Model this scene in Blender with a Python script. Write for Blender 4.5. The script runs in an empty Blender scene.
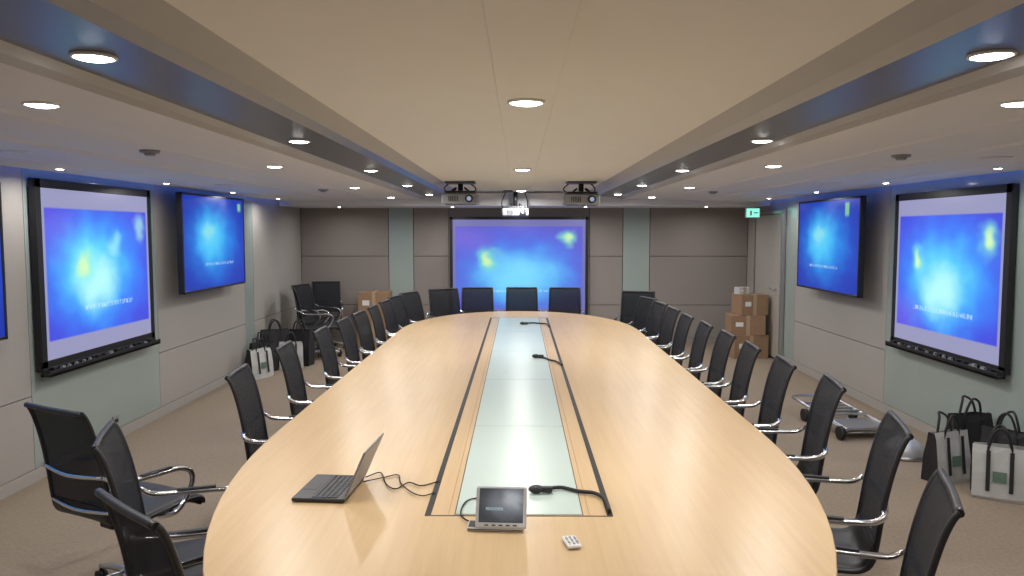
import bpy, bmesh, math, random
from mathutils import Vector, Matrix, Euler
random.seed(4)
scene = bpy.context.scene
scene.view_settings.view_transform = 'Standard'

# ---------------------------------------------------------------- materials
def new_mat(name):
    m = bpy.data.materials.new(name); m.use_nodes = True
    return m, m.node_tree, m.node_tree.nodes['Principled BSDF']

def mat(name, col, rough=0.5, metal=0.0, noise=0.0, nscale=20, bump=0.0, bscale=200, spec=0.5, alpha=1.0,
        emit=None, estr=0.0, stretch=(1, 1, 1), coat=0.0):
    m, nt, b = new_mat(name)
    b.inputs['Base Color'].default_value = (*col, 1)
    b.inputs['Roughness'].default_value = rough
    b.inputs['Metallic'].default_value = metal
    b.inputs['Specular IOR Level'].default_value = spec
    b.inputs['Alpha'].default_value = alpha
    b.inputs['Coat Weight'].default_value = coat
    tc = nt.nodes.new('ShaderNodeTexCoord')
    mp = nt.nodes.new('ShaderNodeMapping'); mp.inputs['Scale'].default_value = stretch
    nt.links.new(tc.outputs['Object'], mp.inputs[0])
    if noise > 0:
        n = nt.nodes.new('ShaderNodeTexNoise'); n.inputs['Scale'].default_value = nscale
        n.inputs['Detail'].default_value = 5
        nt.links.new(mp.outputs[0], n.inputs['Vector'])
        mx = nt.nodes.new('ShaderNodeMix'); mx.data_type = 'RGBA'
        mx.inputs[6].default_value = (*[c*(1-noise) for c in col], 1)
        mx.inputs[7].default_value = (*[min(1, c*(1+noise)) for c in col], 1)
        nt.links.new(n.outputs['Fac'], mx.inputs[0])
        nt.links.new(mx.outputs[2], b.inputs['Base Color'])
    if bump > 0:
        n2 = nt.nodes.new('ShaderNodeTexNoise'); n2.inputs['Scale'].default_value = bscale
        nt.links.new(mp.outputs[0], n2.inputs['Vector'])
        bp = nt.nodes.new('ShaderNodeBump'); bp.inputs['Strength'].default_value = bump
        bp.inputs['Distance'].default_value = 0.004
        nt.links.new(n2.outputs['Fac'], bp.inputs['Height'])
        nt.links.new(bp.outputs[0], b.inputs['Normal'])
    if emit:
        b.inputs['Emission Color'].default_value = (*emit, 1)
        b.inputs['Emission Strength'].default_value = estr
    return m

def wood_mat(name, c1, c2, rough=0.3, axis='Y'):
    m, nt, b = new_mat(name)
    tc = nt.nodes.new('ShaderNodeTexCoord')
    mp = nt.nodes.new('ShaderNodeMapping')
    mp.inputs['Scale'].default_value = (38, 1.6, 38) if axis == 'Y' else (1.6, 38, 38)
    nt.links.new(tc.outputs['Object'], mp.inputs[0])
    n = nt.nodes.new('ShaderNodeTexNoise'); n.inputs['Scale'].default_value = 1.0
    n.inputs['Detail'].default_value = 7; n.inputs['Roughness'].default_value = .65
    nt.links.new(mp.outputs[0], n.inputs['Vector'])
    mp2 = nt.nodes.new('ShaderNodeMapping'); mp2.inputs['Scale'].default_value = (2.2, .5, 1)
    nt.links.new(tc.outputs['Object'], mp2.inputs[0])
    n2 = nt.nodes.new('ShaderNodeTexNoise'); n2.inputs['Scale'].default_value = 1.0
    nt.links.new(mp2.outputs[0], n2.inputs['Vector'])
    ad = nt.nodes.new('ShaderNodeMath'); ad.operation = 'ADD'
    nt.links.new(n.outputs['Fac'], ad.inputs[0]); nt.links.new(n2.outputs['Fac'], ad.inputs[1])
    mr = nt.nodes.new('ShaderNodeMapRange'); mr.inputs[1].default_value = .7; mr.inputs[2].default_value = 1.3
    nt.links.new(ad.outputs[0], mr.inputs[0])
    mx = nt.nodes.new('ShaderNodeMix'); mx.data_type = 'RGBA'
    mx.inputs[6].default_value = (*c1, 1); mx.inputs[7].default_value = (*c2, 1)
    nt.links.new(mr.outputs[0], mx.inputs[0]); nt.links.new(mx.outputs[2], b.inputs['Base Color'])
    b.inputs['Roughness'].default_value = rough
    return m

def screen_mat(name, base, spots, bands=None, strength=1.0, text=None, edge=None):
    """emissive picture, drawn in the screen's own UV space"""
    m, nt, b = new_mat(name)
    nd, lk = nt.nodes, nt.links
    uv = nd.new('ShaderNodeTexCoord')
    nz = nd.new('ShaderNodeTexNoise'); nz.inputs['Scale'].default_value = 5.0; nz.inputs['Detail'].default_value = 2.0
    lk.new(uv.outputs['UV'], nz.inputs['Vector'])
    sub = nd.new('ShaderNodeVectorMath'); sub.operation = 'SUBTRACT'; sub.inputs[1].default_value = (.5, .5, .5)
    lk.new(nz.outputs['Color'], sub.inputs[0])
    sc = nd.new('ShaderNodeVectorMath'); sc.operation = 'SCALE'; sc.inputs['Scale'].default_value = .20
    lk.new(sub.outputs[0], sc.inputs[0])
    wv = nd.new('ShaderNodeVectorMath'); wv.operation = 'ADD'
    lk.new(uv.outputs['UV'], wv.inputs[0]); lk.new(sc.outputs[0], wv.inputs[1])
    cur = None
    rgb = nd.new('ShaderNodeRGB'); rgb.outputs[0].default_value = (*base, 1); cur = rgb.outputs[0]
    for (cx, cy, rx, ry, col, fac) in spots:
        mp = nd.new('ShaderNodeMapping')
        mp.inputs['Location'].default_value = (-cx/rx, -cy/ry, 0)
        mp.inputs['Scale'].default_value = (1/rx, 1/ry, 0)
        lk.new(wv.outputs[0], mp.inputs[0])
        ln = nd.new('ShaderNodeVectorMath'); ln.operation = 'LENGTH'; lk.new(mp.outputs[0], ln.inputs[0])
        mr = nd.new('ShaderNodeMapRange'); mr.interpolation_type = 'SMOOTHSTEP'
        mr.inputs[1].default_value = .1; mr.inputs[2].default_value = 1
        mr.inputs[3].default_value = fac; mr.inputs[4].default_value = 0
        lk.new(ln.outputs['Value'], mr.inputs[0])
        mx = nd.new('ShaderNodeMix'); mx.data_type = 'RGBA'
        lk.new(mr.outputs[0], mx.inputs[0]); lk.new(cur, mx.inputs[6]); mx.inputs[7].default_value = (*col, 1)
        cur = mx.outputs[2]
    sp = nd.new('ShaderNodeSeparateXYZ'); lk.new(uv.outputs['UV'], sp.inputs[0])
    def step(sock, a, c, inv=False):
        r = nd.new('ShaderNodeMapRange'); r.interpolation_type = 'SMOOTHSTEP'
        r.inputs[1].default_value = a; r.inputs[2].default_value = c
        if inv: r.inputs[3].default_value = 1; r.inputs[4].default_value = 0
        lk.new(sock, r.inputs[0]); return r.outputs[0]
    def mul(a, c):
        k = nd.new('ShaderNodeMath'); k.operation = 'MULTIPLY'; lk.new(a, k.inputs[0])
        if isinstance(c, float): k.inputs[1].default_value = c
        else: lk.new(c, k.inputs[1])
        return k.outputs[0]
    def mixin(f, col):
        mx = nd.new('ShaderNodeMix'); mx.data_type = 'RGBA'
        lk.new(f, mx.inputs[0]); lk.new(cur, mx.inputs[6]); mx.inputs[7].default_value = (*col, 1)
        return mx.outputs[2]
    if text:
        (u0, u1, v0, v1) = text
        f = mul(mul(step(sp.outputs[0], u0, u0+.01), step(sp.outputs[0], u1-.01, u1, True)),
                mul(step(sp.outputs[1], v0, v0+.01), step(sp.outputs[1], v1-.01, v1, True)))
        tn = nd.new('ShaderNodeTexNoise'); tn.inputs['Scale'].default_value = 1
        tm = nd.new('ShaderNodeMapping'); tm.inputs['Scale'].default_value = (70, 25, 1)
        lk.new(uv.outputs['UV'], tm.inputs[0]); lk.new(tm.outputs[0], tn.inputs['Vector'])
        f = mul(f, step(tn.outputs['Fac'], .36, .62))
        cur = mixin(mul(f, .5), (.65, .9, 1))
    if edge:
        (u0, u1, v0, v1) = edge
        f = mul(mul(step(sp.outputs[0], u0, u0+.02), step(sp.outputs[0], u1-.02, u1, True)),
                mul(step(sp.outputs[1], v0, v0+.05), step(sp.outputs[1], v1-.03, v1, True)))
        cur = mixin(mul(f, .7), (.30, .75, .25))
    if bands:
        lo, hi, col = bands
        cur = mixin(step(sp.outputs[1], hi-.005, hi+.01), col)
        cur = mixin(step(sp.outputs[1], lo-.01, lo+.005, True), col)
        cur = mixin(step(sp.outputs[0], .015, .03, True), col)
        cur = mixin(step(sp.outputs[0], .97, .985), col)
    b.inputs['Base Color'].default_value = (.01, .01, .015, 1)
    b.inputs['Roughness'].default_value = .35
    lk.new(cur, b.inputs['Emission Color']); b.inputs['Emission Strength'].default_value = strength
    return m

M = {}
M['carpet'] = mat('carpet_beige', (.28, .225, .17), .95, noise=.25, nscale=45, bump=.6, bscale=350, spec=.1)
M['fabric'] = mat('wall_fabric_panel', (.40, .38, .355), .9, noise=.07, nscale=60, bump=.25, bscale=500, spec=.15)
M['fabric_dark'] = mat('wall_fabric_taupe', (.29, .262, .243), .9, noise=.07, nscale=60, bump=.25, bscale=500, spec=.15)
M['seam'] = mat('seam_dark', (.09, .085, .08), .8)
M['glass'] = mat('backpainted_glass_panel', (.34, .405, .385), .14, noise=.03, nscale=3, coat=.2)
M['ceil'] = mat('ceiling_centre_paint', (.76, .755, .735), .9, noise=.02, nscale=5, spec=.2)
M['ceil2'] = mat('ceiling_soffit_paint', (.70, .70, .72), .7, noise=.02, nscale=5, spec=.3)
M['trough'] = mat('ceiling_metal_band', (.16, .18, .23), .32, metal=.4, noise=.05, nscale=8)  # bluish tint in the colour stands in for reflected screen light
M['slope'] = mat('ceiling_band_side', (.40, .40, .41), .5, noise=.03, nscale=8)
M['trim'] = mat('trim_metal', (.5, .5, .5), .35, metal=.8)
M['wood'] = wood_mat('maple_veneer', (.48, .325, .165), (.59, .42, .235), .33)
M['woodedge'] = wood_mat('maple_edge', (.38, .24, .11), (.47, .31, .16), .4)
M['inlayglass'] = mat('frosted_glass_inlay', (.47, .57, .53), .28, noise=.03, nscale=2)
M['black'] = mat('black_plastic', (.012, .012, .014), .42, noise=.1, nscale=30)
M['rubber'] = mat('black_rubber', (.01, .01, .01), .6)
M['mesh'] = mat('black_chair_mesh', (.024, .026, .032), .8, noise=.3, nscale=160, bump=.5, bscale=420, alpha=.80, spec=.22)
M['leather'] = mat('black_seat_leather', (.014, .014, .016), .5, bump=.2, bscale=120)
M['chrome'] = mat('polished_chrome', (.75, .76, .8), .12, metal=1.0)
M['alu'] = mat('brushed_aluminium', (.55, .56, .58), .33, metal=1.0, noise=.05, nscale=50)
M['silver'] = mat('silver_plastic', (.55, .56, .58), .3, metal=.4)
M['grey'] = mat('grey_plastic', (.28, .29, .31), .4)
M['white'] = mat('white_plastic', (.75, .75, .73), .4)
M['lamp'] = mat('lamp_diffuser', (1, 1, 1), .5, emit=(1, .98, .95), estr=20)
M['blueglow'] = mat('added_blue_glow', (.02, .05, .2), .5, emit=(.05, .18, 1), estr=2.6)  # added glow standing in for blue screen light in the coves
M['card'] = mat('cardboard', (.30, .185, .11), .85, noise=.12, nscale=12)
M['tape'] = mat('packing_tape', (.42, .31, .19), .35)
M['bagwhite'] = mat('white_tote_fabric', (.50, .51, .50), .7, noise=.12, nscale=9, bump=.4, bscale=25)
M['bagblack'] = mat('black_tote_fabric', (.015, .015, .017), .7, noise=.2, nscale=9, bump=.4, bscale=25)
M['print'] = mat('bag_print', (.12, .20, .15), .6, noise=.5, nscale=18)
M['door'] = mat('door_laminate', (.38, .35, .32), .6, noise=.05, nscale=10)
M['keys'] = mat('keyboard_keys', (.03, .03, .035), .5)
M['exit'] = mat('exit_sign_face', (.1, .6, .4), .4, emit=(.25, .9, .65), estr=1.2)
M['lens'] = mat('projector_lens', (.2, .25, .4), .05, emit=(.6, .75, 1), estr=.35)

# ---------------------------------------------------------------- mesh builder
def catmull(pts, n=6, closed=False):
    P = [Vector(p) for p in pts]; out = []
    N = len(P); rng = N if closed else N-1
    for i in range(rng):
        p0 = P[(i-1) % N] if (closed or i > 0) else P[0]
        p1 = P[i]; p2 = P[(i+1) % N]
        p3 = P[(i+2) % N] if (closed or i+2 < N) else P[-1]
        for k in range(n):
            t = k/n
            out.append(.5*((2*p1)+(-p0+p2)*t+(2*p0-5*p1+4*p2-p3)*t*t+(-p0+3*p1-3*p2+p3)*t**3))
    if not closed: out.append(P[-1])
    return out

class MB:
    def __init__(s): s.bm = bmesh.new(); s.mats = []
    def mi(s, m):
        m = M[m] if isinstance(m, str) else m
        if m not in s.mats: s.mats.append(m)
        return s.mats.index(m)
    def _fin(s, verts, m, smooth=False):
        i = s.mi(m); fs = set()
        for v in verts:
            for f in v.link_faces: fs.add(f)
        for f in fs: f.material_index = i; f.smooth = smooth
        return fs
    def box(s, c, size, m, rot=(0, 0, 0), bev=0.0):
        mx = Matrix.Translation(c) @ Euler(rot).to_matrix().to_4x4() @ Matrix.Diagonal((*size, 1))
        r = bmesh.ops.create_cube(s.bm, size=1, matrix=mx)
        s._fin(r['verts'], m)
        if bev > 0:
            es = list({e for v in r['verts'] for e in v.link_edges})
            bmesh.ops.bevel(s.bm, geom=es, offset=bev, segments=2, profile=.5, affect='EDGES')
    def cyl(s, p0, p1, r0, m, r1=None, seg=16):
        p0 = Vector(p0); p1 = Vector(p1); d = p1-p0
        mx = Matrix.Translation((p0+p1)/2) @ d.to_track_quat('Z', 'Y').to_matrix().to_4x4()
        r = bmesh.ops.create_cone(s.bm, cap_ends=True, segments=seg, radius1=r0, radius2=r0 if r1 is None else r1,
                                  depth=d.length, matrix=mx)
        for f in s._fin(r['verts'], m):
            f.smooth = len(f.verts) == 4
    def sph(s, c, r, m, sc=(1, 1, 1), seg=14, rot=(0, 0, 0)):
        mx = Matrix.Translation(c) @ Euler(rot).to_matrix().to_4x4() @ Matrix.Diagonal((*sc, 1))
        q = bmesh.ops.create_uvsphere(s.bm, u_segments=seg, v_segments=max(6, seg//2), radius=r, matrix=mx)
        s._fin(q['verts'], m, True)
    def tube(s, pts, r, m, seg=8, closed=False, smooth_n=5):
        P = catmull(pts, smooth_n, closed) if smooth_n else [Vector(p) for p in pts]
        i = s.mi(m); rings = []; N = len(P)
        t0 = (P[1]-P[0]).normalized()
        up = Vector((0, 0, 1)) if abs(t0.z) < .9 else Vector((1, 0, 0))
        u = (up-t0*up.dot(t0)).normalized()
        for k in range(N):
            a = P[(k-1) % N] if (closed or k > 0) else P[k]
            b2 = P[(k+1) % N] if (closed or k < N-1) else P[k]
            t = (b2-a)
            t = t.normalized() if t.length > 1e-9 else t0
            u = (u-t*u.dot(t)).normalized(); w = t.cross(u)
            rr = r[min(k*len(r)//N, len(r)-1)] if isinstance(r, (list, tuple)) else r
            rings.append([s.bm.verts.new(P[k]+u*math.cos(2*math.pi*j/seg)*rr+w*math.sin(2*math.pi*j/seg)*rr) for j in range(seg)])
        for k in range(N if closed else N-1):
            A = rings[k]; B = rings[(k+1) % N]
            for j in range(seg):
                f = s.bm.faces.new((A[j], A[(j+1) % seg], B[(j+1) % seg], B[j])); f.material_index = i; f.smooth = True
        if not closed:
            for R in (rings[0], rings[-1][::-1]):
                f = s.bm.faces.new(R[::-1]); f.material_index = i
    def poly(s, pts, m):
        f = s.bm.faces.new([s.bm.verts.new(p) for p in pts]); f.material_index = s.mi(m); return f
    def prism(s, outline, z0, z1, m, mside=None):
        a = [s.bm.verts.new((x, y, z0)) for x, y in outline]; b = [s.bm.verts.new((x, y, z1)) for x, y in outline]
        i = s.mi(m); j = s.mi(mside or m)
        f = s.bm.faces.new(b); f.material_index = i
        f = s.bm.faces.new(a[::-1]); f.material_index = i
        n = len(a)
        for k in range(n):
            f = s.bm.faces.new((a[k], a[(k+1) % n], b[(k+1) % n], b[k])); f.material_index = j
    def mesh(s, name, fixn=True):
        if fixn: bmesh.ops.recalc_face_normals(s.bm, faces=s.bm.faces)
        me = bpy.data.meshes.new(name); s.bm.to_mesh(me); s.bm.free()
        for m in s.mats: me.materials.append(m)
        return me
    def obj(s, name, loc=(0, 0, 0), rot=(0, 0, 0), parent=None, fixn=True):
        return link(name, s.mesh(name, fixn), loc, rot, parent)

def link(name, data, loc=(0, 0, 0), rot=(0, 0, 0), parent=None):
    o = bpy.data.objects.new(name, data); scene.collection.objects.link(o)
    o.location = loc; o.rotation_euler = rot
    if parent: o.parent = parent
    return o

CZ = 1.8
XL, XR, YF, YB = -3.5, 3.65, 12.3, -1.6

# ---------------------------------------------------------------- room shell
b = MB(); b.box(((XL+XR)/2, (YF+YB)/2, -.05), (XR-XL+.4, YF-YB+.4, .1), 'carpet'); b.obj('floor')
b = MB(); b.box((XL-.12, (YF+YB)/2, 1.3), (.2, YF-YB+.4, 2.6), 'seam'); b.obj('wall_left')
b = MB(); b.box((XR+.12, (YF+YB)/2, 1.3), (.2, YF-YB+.4, 2.6), 'seam'); b.obj('wall_right')
b = MB(); b.box(((XL+XR)/2, YF+.12, 1.3), (XR-XL+.04, .2, 2.6), 'seam'); b.obj('wall_far')
b = MB(); b.box(((XL+XR)/2, YB-.12, 1.3), (XR-XL+.04, .2, 2.6), 'fabric'); b.obj('wall_near')

def side_panels(name, X, spec):
    b = MB()
    for (y0, y1, z0, z1, m) in spec:
        g = .0035
        b.box((X, (y0+y1)/2, (z0+z1)/2), (.04, y1-y0-2*g, z1-z0-2*g), m, bev=.003)
    return b.obj(name)
ZT = 2.30
L = []
for (y0, y1) in ((-1.6, .7), (.7, 3.1), (3.1, 5.40), (7.35, 9.72), (10.05, 12.28)):
    L += [(y0, y1, .09, .62, 'fabric'), (y0, y1, .62, ZT, 'fabric')]
L += [(5.40, 7.35, .09, ZT, 'glass'), (9.72, 10.05, .09, ZT, 'glass')]
side_panels('wall_left_panels', XL, L)
R = []
for (y0, y1) in ((-1.6, .7), (.7, 3.1), (3.1, 5.45), (7.6, 10.12), (11.75, 12.28)):
    R += [(y0, y1, .09, .62, 'fabric'), (y0, y1, .62, ZT, 'fabric')]
R += [(5.45, 7.6, .09, ZT, 'glass'), (10.12, 10.5, .09, ZT, 'glass'), (10.5, 11.75, .09, ZT, 'fabric')]
side_panels('wall_right_panels', XR, R)
b = MB()
for (x0, x1, m) in ((-3.48, -2.08, 'fabric_dark'), (-2.08, -1.68, 'glass'), (-1.68, -1.12, 'fabric_dark'), (-1.12, 1.12, 'fabric_dark'),
                    (1.12, 1.65, 'fabric_dark'), (1.65, 2.08, 'glass'), (2.08, 3.63, 'fabric_dark')):
    if m == 'glass': b.box(((x0+x1)/2, YF, 1.2), (x1-x0-.01, .04, 2.2), m, bev=.003)
    else:
        for (z0, z1) in ((.09, .62), (.62, 1.4), (1.4, 2.3)):
            b.box(((x0+x1)/2, YF, (z0+z1)/2), (x1-x0-.008, .04, z1-z0-.008), m, bev=.003)
b.obj('wall_far_panels')
XD = XR-.055
b = MB()
b.box((XD, 11.12, 1.03), (.04, 1.12, 2.0), 'door', bev=.004)
b.box((XD, 10.53, 1.04), (.05, .05, 2.06), 'trim'); b.box((XD, 11.72, 1.04), (.05, .05, 2.06), 'trim')
b.box((XD, 11.12, 2.06), (.05, 1.24, .04), 'trim')
b.tube([(XD-.02, 10.7, 1.0), (XD-.07, 10.7, 1.0), (XD-.07, 10.84, 1.0)], .01, 'chrome')
b.obj('door_1')
b = MB(); b.box((XL+.012, (YF+YB)/2, .045), (.03, YF-YB, .09), 'fabric'); b.obj('baseboard_left')
b = MB(); b.box((XR-.012, (YF+YB)/2, .045), (.03, YF-YB, .09), 'fabric'); b.obj('baseboard_right')
b = MB(); b.box(((XL+XR)/2, YF-.01, .045), (XR-XL, .03, .09), 'fabric_dark'); b.obj('baseboard_far')

# ceiling: long profile
prof = [(XL-.02, .52), (-3.36, .52), (-3.36, .425), (-2.95, .425), (-2.93, .432), (-2.45, .432), (-2.43, .445), (-1.95, .447), (-1.93, .455), (-1.42, .46), (-1.38, .475), (-1.36, .50),
        (-1.04, .505), (-1.0, .535), (-.88, .57), (.98, .57), (1.08, .535), (1.12, .505),
        (1.43, .50), (1.45, .475), (1.49, .46), (2.0, .455), (2.02, .447), (2.5, .445), (2.52, .432), (3.05, .432), (3.07, .425), (3.5, .425), (3.5, .52), (XR+.02, .52)]
b = MB()
for i in range(len(prof)-1):
    (x0, z0), (x1, z1) = prof[i], prof[i+1]
    xm = (x0+x1)/2
    if -.9 < xm < 1.0: m = 'ceil'
    elif -1.37 < xm < -1.01 or 1.11 < xm < 1.44: m = 'trough'
    elif -1.45 <= xm <= 1.5: m = 'slope'
    else: m = 'ceil2'
    b.poly([(x0, YB, CZ+z0), (x0, YF+.02, CZ+z0), (x1, YF+.02, CZ+z1), (x1, YB, CZ+z1)], m)
b.box(((XL+XR)/2, (YF+YB)/2, CZ+.66), (XR-XL+.3, YF-YB+.3, .1), 'ceil2')
b.obj('ceiling', fixn=False)
b = MB(); b.box((.03, (10.9+YB)/2, CZ+.563), (.24, 10.9-YB, .016), 'ceil', bev=.003); b.obj('trim_1')
b = MB(); b.box(((XL+XR)/2, 11.75, CZ+.46), (XR-XL+.02, 1.1, .19), 'ceil2', bev=.006); b.obj('ceiling_bulkhead')
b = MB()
for x in (-3.43, 3.57): b.box((x, 5.3, CZ+.512), (.05, 11.6, .012), 'blueglow')  # added glowing strips, imitate screen light along the wall tops
b.obj('added_cove_glow')

# ---------------------------------------------------------------- downlights
def dl_mesh(r, name):
    b = MB()
    ring = [(math.cos(t*math.pi/14)*r, math.sin(t*math.pi/14)*r, 0) for t in range(28)]
    b.tube(ring, r*.11, 'white', seg=6, closed=True, smooth_n=0)
    b.sph((0, 0, -.001), r*.92, 'lamp', sc=(1, 1, .22), seg=24)     # shallow domed diffuser, bulge added to throw a halo on the ceiling
    return b.mesh(name)
me_c = dl_mesh(.074, 'downlight_c'); me_big = dl_mesh(.057, 'downlight_b'); me_small = dl_mesh(.028, 'downlight_small')
def downlight(x, y, z, w, me=me_big, col=(1, .97, .93)):
    o = link('recessed_downlight', me, (x, y, z-.002))
    ld = bpy.data.lights.new('lamp', 'AREA'); ld.shape = 'DISK'; ld.size = .04 if me == me_small else .09
    ld.energy = w; ld.color = col; ld.spread = math.radians(170)
    link('lamp_glow', ld, (0, 0, -.022), parent=o)
for y, w_ in ((-.1, 9), (3.35, 15), (6.95, 16), (10.6, 16)): downlight(.03, y, CZ+.553, w_, me_c)
for k in range(6):
    y = .17+2.07*k
    if y < 11:
        downlight(1.34, y, CZ+.50, 6 if k == 0 else 9); downlight(-1.22, y, CZ+.50, 6 if k == 0 else 9)
for y in (.15, 2.8, 5.45, 8.1, 10.4):
    downlight(1.78, y, CZ+.457, 8 if y < 1 else 12); downlight(-1.72, y, CZ+.457, 8 if y < 1 else 12)
for y in (2.1, 3.7, 5.3, 6.9, 8.5, 10.1):
    downlight(3.25, y, CZ+.426, 4.5, me_small); downlight(-3.15, y, CZ+.426, 4.5, me_small)
for x in (-2.7, -1.0, .0, 1.0, 2.8): downlight(x, 11.6, CZ+.365, 3.5, me_small)

b = MB(); b.cyl((0, 0, 0), (0, 0, -.015), .055, 'grey', r1=.05, seg=20); b.cyl((0, 0, -.015), (0, 0, -.03), .035, 'grey', r1=.025, seg=20)
me = b.mesh('smoke_detector')
for p in ((-2.05, 4.3), (2.25, 4.6), (-2.1, 8.3), (2.2, 8.8)): link('smoke_detector', me, (p[0], p[1], CZ+.446))
b = MB(); b.cyl((0, 0, 0), (0, 0, -.006), .09, 'white', seg=28); b.cyl((0, 0, -.006), (0, 0, -.008), .08, 'ceil2', seg=28)
me = b.mesh('ceiling_speaker')
for p in ((-2.75, 4.2), (2.8, 4.6), (2.8, 7.0), (-2.75, 7.2)): link('ceiling_speaker', me, (p[0], p[1], CZ+.432))

# ---------------------------------------------------------------- table
def table_outline(a, yn, ycn, ycf, yf, n=40, p=2.12):
    pts = []
    for k in range(n+1):
        t = math.pi*k/n
        pts.append((a*math.copysign(abs(math.cos(t))**(2/p), math.cos(t)), ycf+(yf-ycf)*abs(math.sin(t))**(2/p)))
    for k in range(n+1):
        t = math.pi+math.pi*k/n
        pts.append((a*math.copysign(abs(math.cos(t))**(2/p), math.cos(t)), ycn-(ycn-yn)*abs(math.sin(t))**(2/p)))
    out = []
    for q in pts:
        if not out or (Vector(q)-Vector(out[-1])).length > 1e-4: out.append(q)
    return out
b = MB()
b.prism(table_outline(1.275, 1.47, 4.0, 8.1, 10.1), .70, .748, 'wood', 'woodedge')
b.prism(table_outline(1.25, 1.50, 4.0, 8.1, 10.08), .685, .702, 'black')
tab = b.obj('conference_table')
bv = tab.modifiers.new('bev', 'BEVEL'); bv.width = .006; bv.segments = 3; bv.limit_method = 'ANGLE'; bv.angle_limit = math.radians(60)
b = MB()
ya, yb_ = 2.78, 9.3
for sx in (-1, 1):
    b.box((sx*.338, (ya+yb_)/2, .7485), (.022, yb_-ya, .004), 'rubber')
    b.box((sx*.262, (ya+yb_)/2, .7485), (.004, yb_-ya, .003), 'woodedge')
    b.box((sx*.238, (ya+yb_)/2, .7485), (.003, yb_-ya, .003), 'seam')
b.box((0, ya, .7485), (.69, .006, .003), 'seam'); b.box((0, yb_, .7485), (.69, .006, .003), 'seam')
b.obj('inlay_grooves', parent=tab)
b = MB()
n = 5
for k in range(n):
    y0 = ya+.01+(yb_-ya-.02)*k/n; y1 = ya+.01+(yb_-ya-.02)*(k+1)/n
    b.box((0, (y0+y1)/2, .749), (.47, y1-y0-.006, .004), 'inlayglass', bev=.001)
b.obj('glass_inlay', parent=tab)
b = MB()
for y in (3.2, 5.8, 8.6):
    b.box((0, y, .345), (.75, .9, .69), 'woodedge', bev=.01); b.box((0, y, .03), (.82, .97, .06), 'black')
b.box((0, 5.9, .4), (.06, 5.6, .5), 'woodedge')
b.obj('pedestals', parent=tab)

# ---------------------------------------------------------------- chair
def chair_mesh():
    b = MB()
    side = [(.26, 0, .425), (.25, 0, .455), (.16, 0, .465), (0, 0, .452), (-.14, 0, .445), (-.205, 0, .465), (-.232, 0, .52), (-.25, 0, .65),
            (-.275, 0, .80), (-.305, 0, .92), (-.33, 0, .985), (-.345, 0, 1.005)]
    S = catmull(side, 5)
    def hw(z): return .215-.012*max(0, z-.5)/.5
    i = b.mi('mesh'); rows = []
    K = 8
    for q, p in enumerate(S):
        t = (S[min(q+1, len(S)-1)]-S[max(q-1, 0)]).normalized(); nrm = Vector((-t.z, 0, t.x))
        up = []; dn = []
        for k in range(K+1):
            s = -1+2*k/K
            sag = .012*(1-s*s)
            th = .010 if p.z > .52 else .022
            base = Vector((p.x, s*hw(p.z), p.z)) + nrm*(sag*(1 if p.z > .55 else -.4))
            up.append(b.bm.verts.new(base+nrm*th/2)); dn.append(b.bm.verts.new(base-nrm*th/2))
        rows.append((up, dn))
    lm = b.mi('leather')
    for q in range(len(S)-1):
        for w in (0, 1):
            A = rows[q][w]; B = rows[q+1][w]
            for k in range(K):
                f = b.bm.faces.new((A[k], A[k+1], B[k+1], B[k])); f.smooth = True
                f.material_index = i if S[q].z > .52 else lm
        for k in (0, K):
            f = b.bm.faces.new((rows[q][0][k], rows[q][1][k], rows[q+1][1][k], rows[q+1][0][k])); f.material_index = i
    for q in (0, len(S)-1):
        for k in range(K):
            f = b.bm.faces.new((rows[q][0][k], rows[q][0][k+1], rows[q][1][k+1], rows[q][1][k])); f.material_index = i
    for sy in (-1, 1):
        b.tube([(p.x, sy*(hw(p.z)+.005), p.z) for p in S[::3]+[S[-1]]], .011, 'black', seg=8, smooth_n=2)
        y = sy*.262
        b.tube([(-.262, sy*.215, .70), (-.25, y, .69), (-.20, y, .665), (-.05, y, .66), (.09, y, .655), (.155, y, .625), (.165, y, .57), (.12, y, .49), (.06, y, .445), (.02, sy*.2, .43)], .0125, 'chrome', seg=8)
        b.box((-.03, y, .673), (.16, .026, .010), 'black', bev=.004)
    b.tube([(-.345, -.208, 1.003), (-.352, 0, 1.003), (-.345, .208, 1.003)], .013, 'black')
    b.tube([(-.268, -.215, .70), (-.295, 0, .69), (-.268, .215, .70)], .010, 'chrome')
    b.tube([(-.240, -.215, .53), (-.262, 0, .52), (-.240, .215, .53)], .009, 'chrome')
    b.tube([(.25, -.215, .43), (.25, 0, .425), (.25, .215, .43)], .013, 'black')
    for x in (.08, -.10):
        b.tube([(x, -.215, .44), (x, -.1, .405), (x, .1, .405), (x, .215, .44)], .011, 'chrome')
    b.box((-.01, 0, .395), (.22, .10, .035), 'black', bev=.008)
    b.tube([(-.05, .05, .39), (-.05, .2, .38), (-.06, .26, .38)], .005, 'chrome')
    b.cyl((0, 0, .09), (0, 0, .24), .028, 'black'); b.cyl((0, 0, .24), (0, 0, .39), .018, 'chrome')
    b.cyl((0, 0, .085), (0, 0, .135), .045, 'alu', r1=.032)
    for k in range(5):
        a = 2*math.pi*k/5+.2; c, s_ = math.cos(a), math.sin(a)
        b.tube([(.03*c, .03*s_, .115), (.15*c, .15*s_, .105), (.29*c, .29*s_, .075)], [.02, .018, .016, .014], 'alu')
        b.cyl((.29*c, .29*s_, .05), (.29*c, .29*s_, .08), .009, 'black')
        for w in (-1, 1):
            ox, oy = -s_*.014*w, c*.014*w
            b.cyl((.29*c+ox+.008*s_, .29*s_+oy-.008*c, .027), (.29*c+ox-.008*s_, .29*s_+oy+.008*c, .027), .026, 'rubber', seg=14)
    return b.mesh('office_chair')
CH = chair_mesh()
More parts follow.
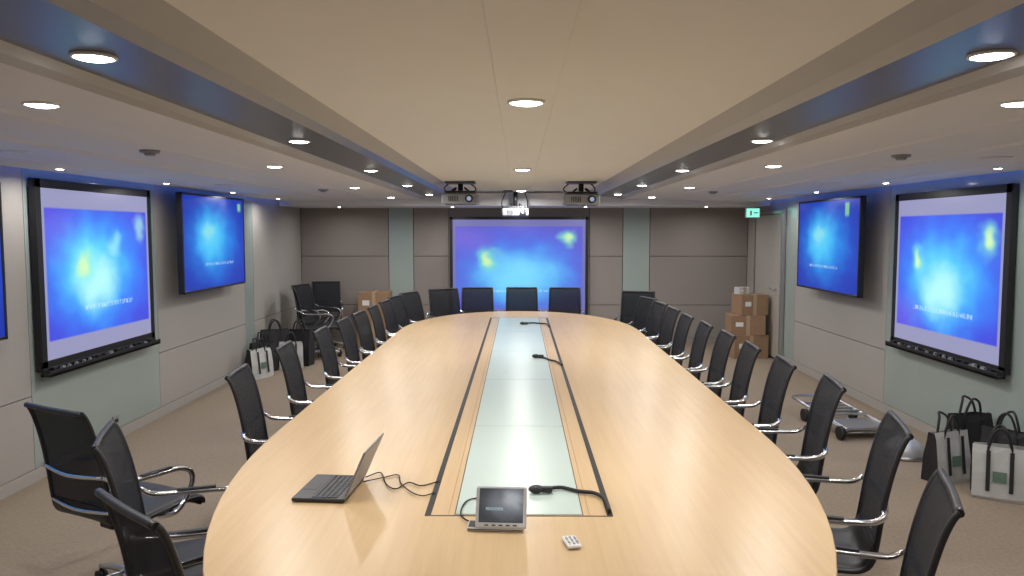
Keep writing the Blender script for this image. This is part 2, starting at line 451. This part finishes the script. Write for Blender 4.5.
def chair(xt, yt, ang):
    a = math.radians(ang)
    link('office_chair', CH, (xt+.34*math.cos(a), yt+.34*math.sin(a), 0), (0, 0, a))
chair(-2.08, 3.38, 62); chair(-1.62, 2.95, 20); chair(-1.13, 2.16, 48)
for (x, y, a) in ((-1.60, 4.32, 6), (-1.63, 5.28, 4), (-1.60, 6.15, 2), (-1.58, 6.85, 0), (-1.56, 7.45, -3), (-1.54, 8.05, 0), (-1.52, 8.70, -6), (-1.5, 9.3, -12), (-1.42, 9.9, -24)):
    chair(x, y, a)
for (x, y, a) in ((1.32, 2.33, 158), (1.57, 3.15, 164), (1.66, 4.03, 170), (1.63, 4.68, 174), (1.62, 5.32, 175), (1.62, 5.95, 178), (1.6, 6.55, 178), (1.58, 7.2, 180),
                  (1.58, 7.85, 184), (1.56, 8.48, 188), (1.53, 9.1, 196)):
    chair(x, y, a)
for (x, y, a) in ((-1.04, 10.5, -62), (-.58, 10.72, -86), (.04, 10.78, -90), (.64, 10.72, -94), (1.57, 10.1, -104)):
    chair(x, y, a)
for (x, y, a) in ((-3.22, 11.3, -20), (-3.14, 10.65, 20), (-3.02, 12.0, -80)): chair(x, y, a)

# ---------------------------------------------------------------- screens
def uvquad(name, pts, m, parent):
    me = bpy.data.meshes.new(name); me.from_pydata(pts, [], [(0, 1, 2, 3)])
    uvl = me.uv_layers.new(name='UVMap')
    for k, uv in enumerate(((0, 0), (1, 0), (1, 1), (0, 1))): uvl.data[k].uv = uv
    me.materials.append(m); return link(name, me, parent=parent)

def flat_screen(name, w, h, loc, rotz, m, rim, depth, rimb=None, tray=False, bracket=False):
    rimb = rim if rimb is None else rimb
    b = MB()
    b.box((0, depth/2+.004, (rim-rimb)/2), (w+2*rim, depth, h+rim+rimb), 'black', bev=.004)
    for sx in (-1, 1): b.box((sx*(w/2+rim/2), .0, (rim-rimb)/2), (rim, .012, h+rim+rimb), 'black', bev=.003)
    b.box((0, 0, h/2+rim/2), (w+2*rim, .012, rim), 'black', bev=.003)
    b.box((0, 0, -h/2-rimb/2), (w+2*rim, .012, rimb), 'black', bev=.003)
    if tray:
        zt = -h/2-rimb-.03
        b.box((0, -.02, zt), (w+2*rim, .07, .02), 'black', bev=.004)
        b.box((0, -.052, zt+.01), (w+2*rim, .006, .045), 'black', bev=.002)
        b.box((0, .0, zt+.02), (w+2*rim, .02, .06), 'black', bev=.002)
        for k in range(18):
            x = -w/2+.06+k*w/18.5+random.uniform(-.03, .03)
            b.box((x, -.025, zt+.03), (random.choice((.05, .03, .06)), .018, random.choice((.02, .03, .04))), random.choice(('grey', 'silver', 'black', 'black')), bev=.003)
    if bracket:
        b.box((0, depth+.06, 0), (.5, .12, .4), 'black', bev=.01); b.box((0, depth+.13, 0), (.6, .02, .5), 'black')
        b.box((0, .002, -h/2-rimb*.5), (.06, .014, .006), 'silver')
    o = b.obj(name, loc, (0, 0, rotz))
    uvquad('picture', [(-w/2, -.001, -h/2), (w/2, -.001, -h/2), (w/2, -.001, h/2), (-w/2, -.001, h/2)], m, o)
    return o
BL = (.05, .05, .62); LAV = (.28, .28, .46)
PUR = (.16, .10, .75); GRN = (.25, .85, .55); YEL = (.70, .92, .40)
s_left = screen_mat('picture_left', BL, [(.5, .5, .80, .70, (.04, .14, .88), 1), (.15, .75, .3, .25, PUR, .6), (.45, .5, .58, .52, (.03, .36, .98), 1), (.42, .50, .42, .40, (.12, .66, 1.0), 1), (.45, .42, .28, .24, (.45, .90, 1.0), .95), (.34, .56, .15, .17, GRN, .7), (.33, .56, .08, .09, YEL, .8), (.9, .78, .10, .15, (.35, .7, .7), .7), (.62, .66, .12, .1, (.35, .85, .95), .6)],
                    (.11, .885, LAV), 1.1, text=(.32, .8, .25, .29))
s_right = screen_mat('picture_right', BL, [(.5, .5, .80, .70, (.04, .14, .88), 1), (.15, .2, .3, .25, PUR, .6), (.50, .46, .6, .52, (.03, .36, .98), 1), (.48, .44, .42, .40, (.12, .66, 1.0), 1), (.47, .38, .28, .24, (.45, .90, 1.0), .95), (.88, .73, .12, .16, GRN, .7), (.88, .73, .07, .09, YEL, .8), (.25, .60, .11, .15, GRN, .7), (.24, .60, .05, .08, YEL, .8)],
                    (.11, .885, LAV), 1.1, text=(.2, .78, .23, .27))
s_far = screen_mat('picture_far', (.11, .10, .58), [(.5, .5, .75, .6, (.07, .17, .85), 1), (.12, .8, .3, .2, (.2, .14, .7), .6), (.5, .42, .58, .48, (.06, .38, .95), 1), (.5, .42, .44, .36, (.20, .70, 1.0), 1), (.27, .62, .12, .17, GRN, .8), (.27, .62, .06, .09, YEL, .85), (.87, .82, .10, .13, GRN, .8), (.87, .82, .05, .08, YEL, .8)],
                    (.10, .93, (.17, .17, .42)), 1.0, text=(.3, .75, .26, .29))
TVS = [(.5, .5, .7, .7, (.006, .10, .70), 1), (.45, .52, .50, .56, (.01, .34, .90), 1), (.42, .56, .32, .40, (.08, .62, 1.0), 1), (.38, .62, .12, .15, (.35, .85, .8), .6)]
s_tv1 = screen_mat('picture_tv_left', (.003, .03, .42), TVS, None, .95, text=(.3, .8, .24, .28), edge=(.88, .96, .84, .97))
s_tv2 = screen_mat('picture_tv_right', (.003, .03, .42), TVS, None, .95, text=(.2, .7, .24, .28), edge=(.78, .86, .80, .98))
hp = math.pi/2
flat_screen('projection_screen', 2.10, 1.56, (.0, YF-.10, 1.20), 0, s_far, .045, .03)
flat_screen('projection_screen', 1.58, 1.25, (XL+.08, 6.29, CZ-.315), hp, s_left, .065, .04, rimb=.07, tray=True)
flat_screen('projection_screen', 1.60, 1.28, (XR-.08, 6.50, CZ-.36), -hp, s_right, .065, .04, rimb=.05, tray=True)
flat_screen('wall_television', 1.64, .95, (XL+.24, 8.28, CZ-.12), hp, s_tv1, .022, .05, bracket=True)
flat_screen('wall_television', 1.66, .98, (XR-.24, 8.6, CZ-.16), -hp, s_tv2, .022, .05, bracket=True)
flat_screen('wall_television', 1.64, .95, (XL+.24, 4.00, CZ-.19), hp, s_tv2, .022, .05, bracket=True)

b = MB(); b.box((0, 0, 0), (.014, .09, .09), 'grey', bev=.003); b.box((.008, 0, 0), (.004, .05, .03), 'black')
b.obj('wall_socket', (XL+.027, 6.5, .17))

b = MB(); b.box((0, 0, 0), (.20, .05, .14), 'white', bev=.004); b.box((0, -.027, 0), (.18, .004, .12), 'exit')
b.box((-.03, -.03, -.005), (.03, .002, .07), 'white'); b.box((.04, -.03, 0), (.06, .002, .02), 'white')
b.cyl((0, 0, .07), (0, 0, .15), .008, 'white')
b.obj('exit_sign', (3.34, 11.1, CZ+.26))

# ---------------------------------------------------------------- projectors
def projector(loc, ceil_z, s=1.0, body='silver'):
    b = MB()
    b.box((0, 0, 0), (.42*s, .34*s, .12*s), body, bev=.018*s)
    b.box((0, -.01, -.055*s), (.36*s, .28*s, .02*s), 'black', bev=.004)
    for k in range(6): b.box((-.12*s+.02*s*k, -.172*s, 0), (.008*s, .006, .06*s), 'black')
    b.cyl((.11*s, -.16*s, 0), (.11*s, -.20*s, 0), .045*s, 'black', seg=20)
    b.cyl((.11*s, -.2*s, 0), (.11*s, -.203*s, 0), .026*s, 'lens', seg=20)
    zt = ceil_z-loc[2]
    b.box((0, 0, zt-.012), (.34, .26, .022), 'black', bev=.004)
    b.cyl((0, 0, .06*s), (0, 0, zt), .03, 'black')
    b.box((0, 0, .08*s), (.36*s, .26*s, .024), 'black', bev=.003)
    for sx in (-1, 1):
        for sy in (-1, 1): b.cyl((sx*.15*s, sy*.09*s, .05*s), (sx*.05, sy*.04, .13*s), .011, 'black')
    b.tube([(.05, .1, .05*s), (.17, .12, .11*s), (.13, .06, zt-.03), (.06, .03, zt-.01)], .008, 'rubber')
    b.tube([(-.08, .1, .05*s), (-.2, .08, .12*s), (-.14, .05, zt-.02)], .007, 'rubber')
    b.obj('ceiling_projector', loc)
projector((-.68, 9.0, CZ+.37), CZ+.57, body='grey'); projector((.72, 9.0, CZ+.36), CZ+.57, body='grey'); projector((-.05, 10.95, CZ+.265), CZ+.57, .9, 'grey')

# ---------------------------------------------------------------- laptop
TZ = .7495
b = MB()
b.box((-.105, 0, .009), (.21, .30, .014), 'black', bev=.004)
for r_ in range(5):
    for c_ in range(13): b.box((-.04-.021*r_, -.126+.021*c_, .0172), (.017, .017, .003), 'keys')
b.box((-.175, 0, .0165), (.055, .09, .001), 'keys')
for yy in (-.1, .1): b.cyl((0, yy-.02, .016), (0, yy+.02, .016), .006, 'black')
lid = math.radians(24)
b.box((math.sin(lid)*.102, 0, .014+math.cos(lid)*.102), (.007, .30, .205), 'grey', rot=(0, lid, 0), bev=.002)
b.box((math.sin(lid)*.102-.0042, 0, .0155+math.cos(lid)*.102), (.001, .28, .18), 'keys', rot=(0, lid, 0))
b.obj('laptop', (-.665, 3.05, TZ), (0, 0, math.radians(-4)))
b = MB(); b.tube([(-.65, 3.2, .757), (-.60, 3.27, .754), (-.55, 3.12, .754), (-.50, 3.06, .754), (-.46, 3.14, .754), (-.40, 3.10, .754), (-.335, 3.16, .754)], .0028, 'rubber')
b.tube([(-.65, 3.14, .757), (-.58, 3.20, .754), (-.52, 3.24, .754), (-.49, 3.13, .754), (-.43, 3.02, .754), (-.38, 2.98, .754), (-.335, 3.02, .754)], .0025, 'rubber')
b.obj('laptop_cable')

b = MB()
tl = math.radians(-28)
b.box((0, .0, .075), (.18, .016, .145), 'silver', rot=(tl, 0, 0), bev=.007)
pm = screen_mat('touch_panel_picture_reflection', (.03, .035, .04), [(.7, .6, .8, .7, (.22, .24, .27), 1), (.75, .7, .35, .4, (.5, .52, .55), .8)], None, .8, text=(.15, .55, .35, .45))  # pale spots are a reflection painted into the dark panel
R_ = Euler((tl, 0, 0)).to_matrix()
b.box((0, .05, .02), (.13, .10, .035), 'black', bev=.008)
b.box((-.02, .0, .007), (.20, .07, .013), 'black', bev=.005)
tp = b.obj('touch_control_panel', (-.062, 2.66, TZ), (0, 0, math.radians(-3)))
q = []
for (x, z) in ((-.078, -.055), (.078, -.055), (.078, .062), (-.078, .062)):
    v = R_ @ Vector((x, -.0095, z)) + Vector((0, 0, .077)); q.append(tuple(v))
uvquad('screen', q, pm, tp)
b = MB()
v = R_ @ Vector((0, -.0085, -.064)) + Vector((0, 0, .077))
for k in range(5): b.box((-.05+.025*k, v.y, v.z), (.014, .003, .004), 'black', rot=(tl, 0, 0))
b.obj('buttons', parent=tp)
b = MB(); b.tube([(-.10, 2.72, .757), (-.17, 2.70, .756), (-.215, 2.78, .756), (-.20, 2.92, .756), (-.13, 2.95, .756), (-.10, 2.88, .756)], .003, 'rubber'); b.obj('touch_panel_cable')

def table_mic(name, pts, head, s=1.0):
    b = MB(); b.tube(pts, .008, 'rubber')
    b.sph(head, .022*s, 'black', sc=(1.5, 1, .75)); b.box((head[0]+.03*s, head[1], head[2]), (.07*s, .028*s, .022), 'black', bev=.006)
    b.obj(name)
table_mic('microphone_cable', [(.10, 3.03, .764), (.17, 3.06, .762), (.24, 3.02, .76), (.30, 3.0, .76), (.335, 2.93, .76), (.338, 2.80, .76)], (.07, 3.02, .768))
table_mic('microphone_cable', [(.16, 6.30, .764), (.21, 6.28, .76), (.25, 6.18, .76), (.30, 6.1, .76), (.335, 5.95, .76)], (.14, 6.32, .768))
table_mic('microphone_cable', [(.06, 8.62, .764), (.15, 8.70, .76), (.24, 8.65, .76), (.31, 8.6, .76), (.335, 8.4, .76)], (.04, 8.60, .768))

b = MB(); b.box((0, 0, .008), (.048, .09, .013), 'white', bev=.006)
for r_ in range(5):
    for c_ in range(3): b.box((-.014+.014*c_, -.03+.014*r_, .0155), (.008, .008, .003), 'grey' if (r_+c_) % 2 else 'silver')
b.obj('remote_control', (.178, 2.52, TZ), (0, 0, .2))

# ---------------------------------------------------------------- boxes, bags, trolley
def carton(loc, size, rz, top='card'):
    b = MB(); w, d, h = size
    b.box((0, 0, h/2), (w, d, h), top, bev=.004)
    b.box((0, 0, h/2), (.05, d+.003, h+.003), 'tape')
    b.box((-w*.25, -d/2-.001, h*.55), (w*.22, .002, h*.22), 'white'); b.box((0, 0, h+.001), (w, .004, .002), 'seam')
    b.obj('cardboard_box', loc, (0, 0, rz))
carton((3.26, 11.0, 0), (.5, .4, .33), .1); carton((3.24, 11.0, .332), (.48, .38, .28), -.05); carton((3.30, 11.0, .614), (.40, .34, .29), .15)
carton((3.17, 10.95, .906), (.16, .14, .10), .3, 'bagwhite')
carton((-2.24, 11.95, 0), (.5, .4, .5), 0); carton((-2.24, 11.95, .502), (.48, .4, .36), .05)
carton((-1.75, 11.95, 0), (.4, .4, .5), .1)

def tote(loc, rz, w, h, d, m, tilt=.0, prn=True, hm='bagblack', gus='bagblack'):
    b = MB(); i = b.mi(m); g = b.mi(gus)
    lv = []
    for (z, kw, kd) in ((0, .95, 1.0), (.02, 1.0, 1.05), (h*.5, 1.02, .95), (h*.85, 1.0, .55), (h, .97, .4)):
        W, D = w*kw/2, d*kd/2; ring = []
        for (x, y) in ((-W, -D), (-W*.33, -D*1.12), (W*.33, -D*1.1), (W, -D), (W*.93, 0), (W, D), (W*.3, D*1.1), (-W*.3, D*1.1), (-W, D), (-W*.93, 0)):
            ring.append(b.bm.verts.new((x+random.uniform(-.006, .006), y+random.uniform(-.006, .006), z+(random.uniform(-.008, .008) if z > .05 else 0))))
        lv.append(ring)
    for a_, c_ in zip(lv, lv[1:]):
        n = len(a_)
        for k in range(n):
            f = b.bm.faces.new((a_[k], a_[(k+1) % n], c_[(k+1) % n], c_[k])); f.material_index = g if k in (3, 4, 8, 9) else i
    f = b.bm.faces.new(lv[0][::-1]); f.material_index = i
    b.box((0, 0, h*.84), (w*.8, d*.4, .02), 'bagblack')
    for sy in (-1, 1):
        y = sy*d*.22
        b.tube([(-w*.22, y, h*.86), (-w*.2, y, h), (-w*.12, y*1.4, h+.09), (0, y*1.9+.02, h+.12), (w*.12, y*1.4, h+.09), (w*.2, y, h), (w*.22, y, h*.86)], .009, hm)
        b.box((-w*.21, sy*d*.56, h*.55), (.025, .004, h*.75), hm, rot=(sy*.12, 0, 0)); b.box((w*.21, sy*d*.56, h*.55), (.025, .004, h*.75), hm, rot=(sy*.12, 0, 0))
    if prn:
        b.box((0, -d*.60, h*.45), (w*.25, .004, h*.2), 'print', rot=(-.05, 0, 0))
    b.obj('tote_bag', loc, (tilt, 0, rz))
tote((3.10, 5.50, .0), .35, .32, .36, .14, 'bagwhite'); tote((3.24, 5.12, .0), -.5, .32, .36, .13, 'bagwhite')
tote((3.45, 5.38, .0), -.9, .32, .40, .12, 'bagblack', prn=False); tote((3.42, 5.78, 0), .2, .34, .42, .12, 'bagblack', prn=False)
tote((-3.28, 9.75, .0), .9, .34, .38, .14, 'bagblack', prn=False); tote((-3.2, 9.35, .0), 1.1, .34, .36, .14, 'bagwhite')
tote((-3.25, 10.15, .0), .5, .36, .50, .16, 'bagblack', prn=False); tote((-2.98, 9.95, .0), .3, .3, .36, .12, 'bagwhite')
tote((-2.95, 10.25, .0), -.2, .34, .48, .16, 'bagblack', prn=False)

b = MB()
for x in (-.20, .20):
    b.tube([(x, -.4, .1), (x, 0, .12), (x, .55, .15)], .014, 'alu')
b.box((0, -.22, .10), (.46, .34, .02), 'alu', bev=.005)
for k in range(5): b.box((0, -.0+.12*k, .135), (.40, .03, .018), 'alu', bev=.003)
b.tube([(-.20, .55, .15), (-.18, .66, .16), (0, .69, .16), (.18, .66, .16), (.20, .55, .15)], .014, 'chrome')
for sx in (-1, 1): b.cyl((sx*.22, -.36, .06), (sx*.255, -.36, .06), .06, 'rubber', seg=18); b.cyl((sx*.22, .3, .06), (sx*.255, .3, .06), .06, 'rubber', seg=18)
b.cyl((-.22, -.36, .06), (.22, -.36, .06), .008, 'chrome'); b.cyl((-.22, .3, .06), (.22, .3, .06), .008, 'chrome')
for sx in (-1, 1): b.cyl((sx*.20, -.36, .06), (sx*.20, -.36, .11), .01, 'alu'); b.cyl((sx*.20, .3, .06), (sx*.20, .3, .14), .01, 'alu')
b.obj('folded_trolley', (2.98, 6.95, 0), (0, 0, .1))
b = MB()
b.sph((0, 0, .05), .15, 'silver', sc=(1, 1, .75), seg=24); b.cyl((0, 0, 0), (0, 0, .03), .155, 'alu', seg=28); b.cyl((0, 0, .155), (0, 0, .19), .012, 'alu')
b.sph((0, 0, .195), .018, 'alu')
b.obj('metal_dome_cover', (3.08, 6.08, 0))

# ---------------------------------------------------------------- world + camera
w = bpy.data.worlds.new('World'); scene.world = w; w.use_nodes = True
w.node_tree.nodes['Background'].inputs[0].default_value = (.5, .5, .55, 1)
w.node_tree.nodes['Background'].inputs[1].default_value = .3
cam = bpy.data.cameras.new('camera'); cam.sensor_width = 36; cam.lens = 770/1024*36; cam.clip_start = .05
co = link('camera', cam, (0, 0, CZ), (math.radians(90-4.23), 0, math.radians(.52)))
scene.camera = co
